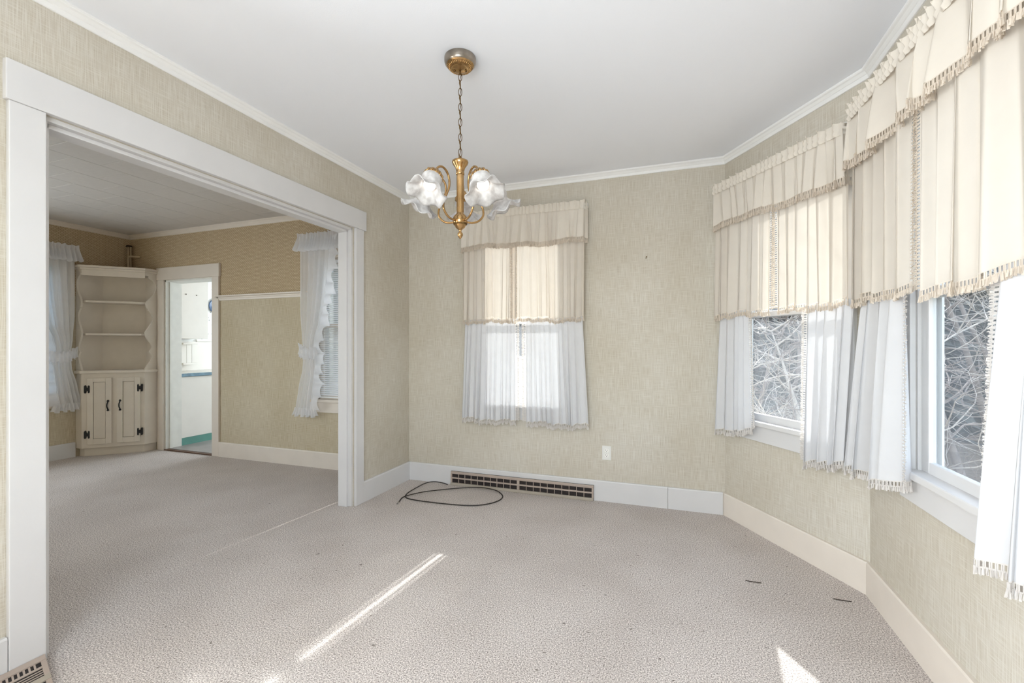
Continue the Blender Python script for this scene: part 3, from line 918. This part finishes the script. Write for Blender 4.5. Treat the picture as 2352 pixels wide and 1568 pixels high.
for k in range(5):
    an = va - R(6 + 72 * k)
    d_ = Vector((math.cos(an), math.sin(an), 0))
    arm = MB().tube(cr([(d_.x * r_, d_.y * r_, zc(z_)) for r_, z_ in prof_arm], 5), 0.0052, 8).build('arm', M['brass'], ch, smooth=True)
    tilt = R(28)
    ax = (d_ * math.sin(tilt) + Vector((0, 0, -math.cos(tilt)))).normalized()
    base = d_ * 0.166 + Vector((0, 0, zc(2.024)))
    q = ax.to_track_quat('Z', 'X').to_matrix().to_4x4()
    Ms = Matrix.Translation(base) @ q
    cup = MB().lathe([(0.001, -0.016), (0.010, -0.016), (0.014, -0.008), (0.027, 0.000), (0.036, 0.012), (0.0405, 0.024), (0.0415, 0.032), (0.039, 0.034)], 24, mat=Ms).build('fitter_cup', M['brass'], arm, smooth=True)
    # leaf scallops round the fitter
    lm = MB()
    for j in range(12):
        a_ = 2 * math.pi * j / 12
        lm.tube([Ms @ Vector((0.029 * math.cos(a_), 0.029 * math.sin(a_), 0.004)), Ms @ Vector((0.039 * math.cos(a_), 0.039 * math.sin(a_), 0.018)), Ms @ Vector((0.0435 * math.cos(a_), 0.0435 * math.sin(a_), 0.034))], [0.003, 0.006, 0.003], 6)
    lm.build('leaf_collar', M['brass'], arm, smooth=True)
    nr = random.Random(40 + k)
    p1, p2 = nr.uniform(0, 6.28), nr.uniform(0, 6.28)
    def ruff(r_, z_, a_, t_):
        e = max(0.0, (t_ - 0.5) / 0.5)
        e2 = e ** 1.4
        wv_ = math.sin(6 * a_ + p1) + 0.35 * math.sin(3 * a_ + p2)
        return r_ * (1 + 0.05 * e2 * math.cos(6 * a_ + p1 + 0.9) + 0.03 * e2 * math.sin(3 * a_ + p2)), z_ + 0.012 * e2 * wv_
    sp = [(0.030, 0.022), (0.038, 0.026), (0.0445, 0.034), (0.047, 0.044), (0.046, 0.056), (0.041, 0.067), (0.0385, 0.074), (0.040, 0.081), (0.046, 0.091), (0.055, 0.101), (0.067, 0.110), (0.080, 0.117), (0.090, 0.121)]
    sh = MB().lathe(sp, 72, mat=Ms, mod=ruff).build('shade', M['frost'], arm, smooth=True)
    so = sh.modifiers.new('thick', 'SOLIDIFY'); so.thickness = 0.003
    MB().lathe([(0.010, 0.03), (0.012, 0.045), (0.024, 0.062), (0.028, 0.076), (0.024, 0.090), (0.012, 0.099), (0.001, 0.101)], 20, mat=Ms).build('bulb', M['bulb'], arm, smooth=True)
    lamp('bulb_light', 'POINT', Matrix.Translation((PC.x, PC.y, HC)) @ (Ms @ Vector((0, 0, 0.165))), 0.03, (1.0, 0.97, 0.93), shadow_soft_size=0.04)

# ---------------------------------------------------------------- baseboard register, back wall
def register_back():
    t = thing('baseboard_register', 'long taupe baseboard heating register below the curtained back window', 'heating register', Matrix.Translation((0.455, -0.0195, 0)))
    Wr, H_ = 1.272, 0.122
    MB().box(0, Wr, -0.008, 0, 0.0, H_).build('backing', M['dark'], t)
    MB().prism_xz([(0, 0.0), (Wr, 0.0), (Wr, 0.024), (0, 0.024)], -0.030, -0.008).build('toe_rail', M['registerlo'], t, bevel=0.004)
    yf = -0.020
    MB().box(0, Wr, yf, -0.006, H_ - 0.022, H_).build('top_rail', M['register'], t, bevel=0.003)
    MB().box(0, Wr, yf - 0.002, -0.008, 0.058, 0.070).build('middle_rail', M['register'], t, bevel=0.002)
    xs = [0.0]
    pitch_ = (Wr - 0.016 * 2 - 0.022) / 20
    me_v = MB().box(-0.0022, 0.0022, yf + 0.001, -0.008, 0.024, H_ - 0.022).mesh('divider', M['register'])
    for k in range(1, 20):
        if k == 10: continue
        o = place('divider', me_v, t)
        o.location = (0.016 + pitch_ * k + (0.022 if k > 10 else 0), 0, 0)
    MB().box(0, 0.014, yf, -0.008, 0.024, H_ - 0.022).build('end_cap', M['register'], t)
    MB().box(Wr - 0.014, Wr, yf, -0.008, 0.024, H_ - 0.022).build('end_cap', M['register'], t)
    xm = 0.016 + pitch_ * 10
    MB().box(xm, xm + 0.022, yf, -0.008, 0.024, H_ - 0.022).build('centre_post', M['register'], t)
    for z_ in (0.031, 0.038, 0.045, 0.052, 0.076, 0.083, 0.090, 0.096):
        MB().box(0.012, Wr - 0.012, yf + 0.006, -0.009, z_ - 0.0011, z_ + 0.0011).build('louver', M['louver'], t)
register_back()
# low register in front of the near casing on the left wall
def register_left():
    t = thing('floor_register', 'taupe heating register on the carpet at the foot of the left casing', 'heating register', Matrix.Translation((0.024, -2.622, 0)))
    Ln = 0.75
    def slab(x0, x1, y0, y1, z0, z1, nm, mt):
        mb = MB().box(x0, x1, y0, y1, z0, z1)
        mb.v = [(x, y - 0.33 * x, z + (0.034 - 0.13 * x if z > 0.001 else 0.0)) for x, y, z in mb.v]
        return mb.build(nm, M[mt], t)
    slab(0.004, 0.238, -Ln, -0.004, 0.0, 0.0012, 'backing', 'dark')
    slab(0.0, 0.030, -Ln, 0, 0.0, 0.006, 'back_rail', 'register')
    slab(0.060, 0.070, -Ln, 0, 0.0, 0.004, 'row_rail', 'register')
    slab(0.122, 0.150, -Ln, 0, 0.0, 0.006, 'middle_rail', 'registerlo')
    slab(0.222, 0.240, -Ln, 0, 0.0, 0.005, 'front_rail', 'registerlo')
    slab(0.0, 0.240, -0.016, 0, 0.0, 0.0045, 'end_cap', 'register')
    for k in range(1, 48):
        slab(0.030, 0.060, -0.016 - k * 0.0152 - 0.0062, -0.016 - k * 0.0152, 0.0005, 0.002, 'divider', 'register')
    for x_ in (0.082, 0.095, 0.108, 0.163, 0.178, 0.193, 0.208):
        slab(x_ - 0.0022, x_ + 0.0022, -Ln, -0.016, 0.0012, 0.003, 'louver', 'register')
register_left()

# ---------------------------------------------------------------- outlet, nail, cable, twigs
t = thing('wall_outlet', 'ivory double electrical outlet low on the back wall', 'outlet', Matrix.Translation((1.8265, 0, 0.385)))
MB().box(-0.0355, 0.0355, -0.006, 0, -0.057, 0.057).build('cover_plate', M['plate'], t, bevel=0.003)
for s_ in (-1, 1):
    n_ = 20
    poly = [(0.0165 * math.cos(2 * math.pi * k / n_), max(-0.0135, min(0.0135, 0.0175 * math.sin(2 * math.pi * k / n_))) + s_ * 0.0195) for k in range(n_)]
    oo = MB().prism_xz(list(poly), -0.0085, -0.005).build('receptacle', M['white'], t)
    for x_, h_ in ((-0.0063, 0.0045), (0.0063, 0.0038)):
        MB().box(x_ - 0.0012, x_ + 0.0012, -0.0089, -0.0080, s_ * 0.0195 + 0.002 - h_ + 0.002, s_ * 0.0195 + 0.004 + h_).build('slot', M['dark'], oo)
    MB().box(-0.0024, 0.0024, -0.0089, -0.0080, s_ * 0.0195 - 0.0095, s_ * 0.0195 - 0.005).build('ground_hole', M['dark'], oo)
MB().lathe([(0.0001, 0.0), (0.003, 0.0), (0.003, 0.002), (0.0001, 0.0024)], 12, mat=Matrix.Translation((0, -0.006, 0)) @ Matrix.Rotation(R(90), 4, 'X')).build('screw', M['chrome'], t)

t = thing('picture_nail', 'small bent nail in the back wall right of the window', 'nail', Matrix.Translation((2.129, 0, 1.917)))
MB().tube([(0, 0, 0), (0, -0.014, 0.004), (0.004, -0.022, 0.010)], 0.0022, 6).build('shank', M['darkbrass'], t)
MB().tube([(0.004, -0.022, 0.010), (0.0045, -0.0235, 0.0112)], 0.005, 8).build('head', M['darkbrass'], t)

t = thing('coaxial_cable', 'loose black coaxial cable looped on the carpet before the register', 'cable', Matrix.Translation((0.6, -0.4, 0)))
cp = [(0.285, -0.60, .006), (0.255, -0.478, .008), (0.33, -0.36, .014), (0.425, -0.262, .014), (0.59, -0.13, .012), (0.70, -0.085, .016), (0.80, -0.082, .022), (0.915, -0.095, .014), (1.003, -0.175, .006), (1.018, -0.285, .006), (0.972, -0.386, .006), (0.882, -0.462, .006), (0.748, -0.496, .006), (0.565, -0.510, .006), (0.388, -0.510, .006), (0.275, -0.480, .006), (0.240, -0.40, .012), (0.238, -0.265, .016), (0.250, -0.12, .018), (0.30, -0.058, .018), (0.385, -0.050, .012), (0.435, -0.06, .006)]
pts = cr([(x_ - 0.6, y_ + 0.4, z_) for x_, y_, z_ in cp], 8)
MB().tube(pts, 0.0042, 8).build('cable_jacket', M['cable'], t, smooth=True)
e0 = Vector(pts[0]); dd = (pts[0] - pts[1]).normalized()
MB().tube([e0, e0 + dd * 0.014, e0 + dd * 0.0141, e0 + dd * 0.028], [0.0062, 0.0062, 0.0078, 0.0078], 6).build('connector', M['chrome'], t)
MB().tube([e0 + dd * 0.028, e0 + dd * 0.036], 0.0022, 6).build('connector_pin', M['cable'], t)

for (x0_, x1_, y_, lb) in ((2.689, 2.762, -1.007, 'thin dry twig lying on the carpet farther from the bay wall'), (3.069, 3.143, -1.055, 'dark thin twig lying on the carpet against the bay corner')):
    tw = MB().tube(cr([(x0_, y_, .004), (x0_ + .025, y_ - .003, .004), (x1_, y_ - .001, .004)], 4), 0.0022, 5).build('dry_twig', M['twig'])
    tag(tw, lb, 'twig')

# ---------------------------------------------------------------- corner cupboard
cx, cy = XL + 0.002, YB - 0.002
cb = thing('corner_cupboard', 'cream painted corner cupboard with scalloped open shelves and black hinges', 'cupboard', Matrix.Translation((cx, cy, 0)))
XA, XB = 0.103, 0.502          # local: left return depth end and right side plane (x), y mirrored
YA = -0.547
A_, B_ = Vector((XA, YA)), Vector((XB, YA + (XB - XA)))     # diagonal front
def outline(e):
    """plan polygon offset outward by e on the front faces"""
    k = e * 0.4142
    return [(0, 0), (0, YA - e), (XA + k, YA - e), (XB + e, B_.y - k), (XB + e, 0)]
MB().prism(outline(-0.035), 0, 0.10).build('toe_kick', M['cab'], cb)
MB().prism(outline(0.0), 0.092, 0.93).build('base_body', M['cab'], cb, bevel=0.002)
MB().prism(outline(0.022), 0.93, 0.962).build('counter', M['cab'], cb, bevel=0.005)
# back panels of the open part
MB().box(0, 0.012, YA + 0.02, 0, 0.962, 2.10).build('side_back_panel', M['cab'], cb)
MB().box(0, XB - 0.005, -0.012, 0, 0.962, 2.10).build('side_back_panel', M['cab'], cb)
MB().prism([(0.012, -0.30), (0.30, -0.012), (0.012, -0.012)], 0.962, 2.10).build('rear_panel', M['cab'], cb)
for z_ in (1.37, 1.74):
    MB().prism([(0.012, -0.012), (0.012, YA + 0.03), (XA + 0.02, YA + 0.03), (XB - 0.03, B_.y - 0.02), (XB - 0.03, -0.012)], z_ - 0.011, z_ + 0.011).build('shelf', M['cab'], cb, bevel=0.003)
MB().prism(outline(0.0), 2.06, 2.095).build('top_board', M['cab'], cb)
MB().prism(outline(0.018), 2.095, 2.118).build('cornice', M['cab'], cb, bevel=0.004)
MB().prism(outline(0.034), 2.118, 2.142).build('cornice_cap', M['cab'], cb, bevel=0.004)
SCAL = [(0.962, 1.0), (1.0, 0.86), (1.05, 0.62), (1.10, 0.47), (1.14, 0.52), (1.172, 0.67), (1.18, 0.62), (1.22, 0.49), (1.27, 0.58), (1.32, 0.82), (1.37, 0.97), (1.41, 0.92), (1.47, 0.66), (1.53, 0.45), (1.58, 0.40), (1.62, 0.50), (1.66, 0.74), (1.672, 0.72), (1.69, 0.86), (1.74, 0.90), (1.78, 0.72), (1.84, 0.38), (1.90, 0.20), (1.95, 0.16), (1.99, 0.28), (2.02, 0.52), (2.035, 0.72), (2.06, 0.74)]
def cr2(pts, n=4):
    P_ = [Vector((a_, b_)) for a_, b_ in pts]; P_ = [P_[0] * 2 - P_[1]] + P_ + [P_[-1] * 2 - P_[-2]]
    out = []
    for i in range(1, len(P_) - 2):
        for k in range(n):
            t_ = k / n
            a, b_, c_, d = P_[i - 1], P_[i], P_[i + 1], P_[i + 2]
            out.append(0.5 * ((2 * b_) + (c_ - a) * t_ + (2 * a - 5 * b_ + 4 * c_ - d) * t_ ** 2 + (3 * b_ - a - 3 * c_ + d) * t_ ** 3))
    out.append(P_[-2])
    return out
def scal_panel(right):
    mb = MB(); th = 0.018
    D_ = -B_.y if right else XA
    SC2 = [(p.y, p.x) for p in cr2([(f_, z_) for z_, f_ in SCAL])]
    for (za, fa), (zb2, fb) in zip(SC2[:-1], SC2[1:]):
        i = len(mb.v)
        for t_ in (0, th):
            for f_, z_ in ((0, za), (fa, za), (fb, zb2), (0, zb2)):
                mb.v.append((XB - t_, -D_ * f_, z_) if right else (D_ * f_, YA + t_, z_))
        mb.f += [tuple(i + q for q in f_) for f_ in ((0, 1, 2, 3), (7, 6, 5, 4), (1, 5, 6, 2), (4, 0, 3, 7))]
    mb.build('scalloped_side', M['cab'], cb)
scal_panel(True); scal_panel(False)
# front frame in the diagonal plane (x along A->B, y outward is back into the corner)
Fc = frame(A_, B_); LD = (B_ - A_).length
Fc = Fc.copy()
fr_ = bpy.data.objects.new('front', None)
def local_build(mb, name, mat, parent, bevel=0):
    mb.v = [tuple(Fc @ Vector(v_)) for v_ in mb.v]
    return mb.build(name, mat, parent, bevel=bevel)
bpy.data.objects.remove(fr_)
local_build(MB().box(0, LD, 0, 0.018, 2.03, 2.06), 'frieze', M['cab'], cb)
# doors
for k, (xa, xb) in enumerate(((0.052, 0.266), (0.313, 0.524))):
    za, zb2 = 0.135, 0.878
    st = 0.052
    mb = MB().box(xa, xa + st, -0.020, 0, za, zb2).box(xb - st, xb, -0.020, 0, za, zb2).box(xa + st, xb - st, -0.020, 0, za, za + 0.06).box(xa + st, xb - st, -0.020, 0, zb2 - 0.045, zb2)
    door = local_build(mb, 'door', M['cab'], cb, bevel=0.002)
    local_build(MB().box(xa + st + .004, xb - st - .004, -0.012, 0, za + 0.064, zb2 - 0.049), 'door_panel', M['cab'], door)
    hx = xb - 0.030 if k == 0 else xa + 0.030
    zh = 0.565
    hm = MB().tube(cr([(hx, -0.022, zh + 0.045), (hx - 0.004, -0.038, zh + 0.02), (hx - 0.005, -0.041, zh), (hx - 0.004, -0.038, zh - 0.02), (hx, -0.022, zh - 0.045)], 4), 0.0068, 6)
    for s_ in (-1, 1):
        zz = zh + s_ * 0.052
        hm.prism_xz([(hx - 0.012, zz - .006), (hx, zz - .014), (hx + 0.012, zz - .006), (hx + 0.009, zz + .006), (hx, zz + .014), (hx - 0.009, zz + .006)], -0.025, -0.019)
    local_build(hm, 'door_handle', M['iron'], door)
    ex = xa if k == 0 else xb
    for zz in (0.755, 0.248):
        hg = MB()
        for s_ in (-1, 1):
            xx = ex + s_ * 0.017
            hg.prism_xz([(xx - 0.008, zz - 0.034), (xx, zz - 0.046), (xx + 0.008, zz - 0.034), (xx + 0.008, zz + 0.034), (xx, zz + 0.046), (xx - 0.008, zz + 0.034)], -0.0235, -0.0005)
        hg.box(ex - 0.012, ex + 0.012, -0.024, -0.0005, zz - 0.018, zz + 0.018)
        local_build(hg, 'hinge', M['iron'], door)

# pipes in the corner above the cupboard
t = thing('corner_pipe', 'painted vertical pipe with dark collar in the corner above the cupboard', 'pipe', Matrix.Translation((-3.950, -0.02, 2.144)))
MB().tube([(0, 0, 0), (0, 0, 0.31)], 0.011, 10).build('riser', M['pipe'], t, smooth=True)
MB().tube([(0.022, 0.015, 0), (0.022, 0.015, 0.31)], 0.008, 10).build('riser', M['pipe'], t, smooth=True)
MB().lathe([(0.002, 0.325), (0.026, 0.322), (0.03, 0.315), (0.03, 0.305), (0.002, 0.303)], 16, mat=Matrix.Translation((0.008, 0.004, 0))).build('collar', M['rust'], t, smooth=True)
t = thing('elbow_pipe', 'cream pipe with an elbow turning into the wall above the cupboard', 'pipe', Matrix.Translation((-3.905, -0.045, 2.144)))
MB().tube(cr([(0, 0, 0), (0, 0, 0.13), (0.004, 0, 0.165), (0.03, 0.004, 0.178), (0.07, 0.03, 0.178), (0.10, 0.07, 0.178)], 5), 0.012, 10).build('bend', M['pipe'], t, smooth=True)
MB().tube([(0, 0, 0.115), (0, 0, 0.15)], 0.0155, 10).build('fitting', M['pipe'], t, smooth=True)

# ---------------------------------------------------------------- kitchen
t = thing('kitchen_base_cabinet', 'white kitchen base cabinet with turquoise toe kick through the doorway', 'cabinet', Matrix.Translation((-4.0, 0.22, 0.004)))
MB().box(0.002, 0.59, 0, 1.5, 0.092, 0.85).build('body', M['white'], t, bevel=0.002)
MB().box(0.002, 0.585, 0.01, 1.49, 0, 0.092).build('toe_kick', M['turq'], t)
t = thing('kitchen_worktop', 'glossy blue edged worktop on the white kitchen cabinet', 'worktop', Matrix.Translation((-4.0, 0.21, 0.854)))
MB().box(0.002, 0.61, 0, 1.52, 0.002, 0.042).build('slab', M['counter'], t, bevel=0.004)
MB().box(0.002, 0.605, 0.004, 1.516, 0.042, 0.044).build('laminate_top', M['white'], t)
t = thing('kitchen_wall_cabinet', 'plain white wall cabinet above the kitchen worktop', 'cabinet', Matrix.Translation((-4.0, 0.22, 1.335)))
MB().box(0.002, 0.32, 0, 0.57, 0, 0.95).build('body', M['white'], t, bevel=0.002)
for y_ in (0.27, 0.41):
    MB().lathe([(0.001, 0.327), (0.006, 0.326), (0.006, 0.320)], 10, mat=Matrix.Translation((0, y_, 0.58)) @ Matrix.Rotation(R(90), 4, 'Y')).build('screw_hole_plug', M['rust'], t)
t = thing('kitchen_splash_panel', 'smooth white splash panel on the kitchen wall above the worktop', 'wall panel', Matrix.Translation((-4.0, 0.87, 0.90)))
MB().box(0.002, 0.010, -0.60, 0.9, 0, 0.40).build('panel', M['white'], t)
MB().box(0.002, 0.026, -0.02, 0.92, 0.402, 0.432).build('cap_moulding', M['white'], t)
t = thing('wall_rack', 'little white two shelf rack with rods under the kitchen wall cabinet', 'rack', Matrix.Translation((-3.989, 0.60, 0.985)))
for z_ in (0, 0.275):
    MB().box(0.002, 0.10, 0, 0.20, z_, z_ + 0.022).build('shelf', M['white'], t, bevel=0.002)
for y_ in (0.06, 0.13):
    MB().tube([(0.08, y_, 0.022), (0.08, y_, 0.275)], 0.004, 6).build('upright', M['rod'], t)
t = thing('decorative_plate', 'round dark blue plate hung on the speckled kitchen wall', 'plate', Matrix.Translation((-3.998, 1.125, 1.82)) @ Matrix.Rotation(R(90), 4, 'Y'))
MB().lathe([(0.001, 0.010), (0.065, 0.010), (0.072, 0.014), (0.098, 0.020), (0.102, 0.018), (0.098, 0.012), (0.07, 0.001), (0.001, 0.001)], 36).build('dish', M['bluepl'], t, smooth=True)

# ---------------------------------------------------------------- outdoors: ground, bare trees, evergreens
struct(MB().box(-25, 32, -8, 40, -0.75, -0.55).build('ground', M['litter']))
def bare_tree(D, az, h, seed, mat, label, lean=0.15, bushy=1.0, r0=0.05):
    rr = random.Random(seed)
    px = CAM.x + D * math.sin(R(az)); py = CAM.y + D * math.cos(R(az))
    t = thing('bare_tree', label, 'tree', Matrix.Translation((px, py, -0.55)), 'bare trees outside the bay windows')
    pts_ = []; p = Vector((0, 0, 0)); d = Vector((rr.uniform(-lean, lean), rr.uniform(-lean, lean), 1)).normalized()
    ns = 10
    for k in range(ns + 1):
        pts_.append(p.copy()); p = p + d * h / ns
        d = (d + Vector((rr.uniform(-.22, .22), rr.uniform(-.22, .22), 0.05))).normalized()
    MB().tube(pts_, [r0 * (1 - 0.85 * k / ns) for k in range(ns + 1)], 6).build('trunk', mat, t, smooth=True)
    mb = MB()
    def branch(p, d, L_, r_, depth):
        n_ = 6
        q = [p.copy()]; dirs = [d]
        for k in range(n_):
            p = p + d * L_ / n_
            d = (d + Vector((rr.uniform(-.4, .4), rr.uniform(-.4, .4), rr.uniform(-.28, .32)))).normalized()
            q.append(p.copy()); dirs.append(d)
        mb.tube(q, [r_ * (1 - 0.7 * k / n_) for k in range(n_ + 1)], 4 if depth < 2 else 3, cap=False)
        if depth < 3:
            for k in range(2 if depth == 2 else 4):
                i = rr.randint(1, n_)
                dd_ = (dirs[i] + Vector((rr.uniform(-1, 1), rr.uniform(-1, 1), rr.uniform(-.7, .8)))).normalized()
                branch(q[i], dd_, L_ * rr.uniform(.35, .7), r_ * .55, depth + 1)
    for k in range(int(9 * bushy)):
        i = rr.randint(1, ns)
        a_ = rr.uniform(0, 6.28)
        branch(pts_[i], Vector((math.cos(a_), math.sin(a_), rr.uniform(-.2, .8))).normalized(), h * rr.uniform(.22, .45), r0 * .30, 1)
    b_ = mb.build('branches', mat, t)
    b_['kind'] = 'stuff'
    return t
tr_ = random.Random(99)
spec = []
for D, az, h in ((5.6, 10.8, 1.7), (6.0, 14.2, 1.85), (6.6, 12.3, 2.1), (7.6, 9.0, 2.5), (8.2, 15.5, 2.8), (9.0, 11.6, 3.1), (10.2, 13.6, 3.6),
                 (4.6, 29.5, 2.6), (5.0, 26.4, 2.8), (5.6, 31.5, 3.2), (6.2, 28.2, 3.6), (7.0, 25.0, 3.8), (7.6, 30.0, 4.4), (8.6, 27.2, 4.8), (9.6, 32.0, 5.2), (10.4, 29.0, 5.8)):
    spec.append((D, az, h))
for k, (D, az, h) in enumerate(spec):
    near = D < 6.3
    bare_tree(D, az, h, 200 + k, M['bark2'] if k % 2 == 0 else M['bark'], ('%s bare leafless tree in the thicket seen through the %s bay window' % ('pale barked' if k % 2 == 0 else 'grey barked', 'angled' if az < 20 else 'nearest')), bushy=3.2 if near else 2.4, r0=0.020 if near else 0.045)
# dense evergreens closing the view behind
def evergreen(D, az, h, rad, seed):
    rr = random.Random(seed)
    px = CAM.x + D * math.sin(R(az)); py = CAM.y + D * math.cos(R(az))
    t = thing('evergreen_tree', 'dark dense evergreen at the back of the thicket outside', 'tree', Matrix.Translation((px, py, -0.55)), 'evergreens behind the bare trees')
    MB().tube([(0, 0, 0), (0, 0, h * .95)], [0.12, 0.02], 6).build('trunk', M['bark'], t)
    mb = MB()
    for k in range(1300):
        f = rr.random() ** 0.8
        z_ = 0.15 + (h - 0.2) * f
        a_ = rr.uniform(0, 6.28)
        L_ = rad * (1 - f * 0.85) * rr.uniform(.6, 1.1)
        dx_, dy_ = math.cos(a_), math.sin(a_)
        w_ = L_ * rr.uniform(.10, .20)
        dz_ = -L_ * rr.uniform(.05, .45)
        mb.quad((0, 0, z_), (dx_ * L_ * .6 - dy_ * w_, dy_ * L_ * .6 + dx_ * w_, z_ + dz_ * .5 + rr.uniform(-.08, .08)), (dx_ * L_, dy_ * L_, z_ + dz_), (dx_ * L_ * .6 + dy_ * w_, dy_ * L_ * .6 - dx_ * w_, z_ + dz_ * .5 + rr.uniform(-.08, .08)))
    f_ = mb.build('foliage', M['needle'], t); f_['kind'] = 'stuff'
k = 0
for az in range(-2, 56, 4):
    D = 13.0 + (k % 3) * 1.3
    evergreen(D, az + (k % 2), 6.0 + (k % 4) * 0.4, 1.6, 500 + k)
    k += 1

# pale house shape, added to keep the sun off the living room window
t = thing('sun_block_house', 'pale house shape added beyond the living room window blind to block the sun', 'house', Matrix.Translation((-3.0, 5.7, -0.55)))
MB().box(-4.0, 3.3, 0, 5.0, 0, 6.9).build('wall', M['siding'], t)
MB().prism_xz([(-4.4, 6.9), (3.6, 6.9), (-0.4, 9.2)], -0.3, 5.3).build('roof', M['bark'], t)
for x_ in (-2.6, 0.2, 2.2):
    f_ = MB().box(x_ - 0.45, x_ + 0.45, -0.04, 0, 1.5, 2.9).build('window', M['white'], t)
    MB().box(x_ - 0.38, x_ + 0.38, -0.05, -0.04, 1.57, 2.83).build('pane', M['dark'], f_)
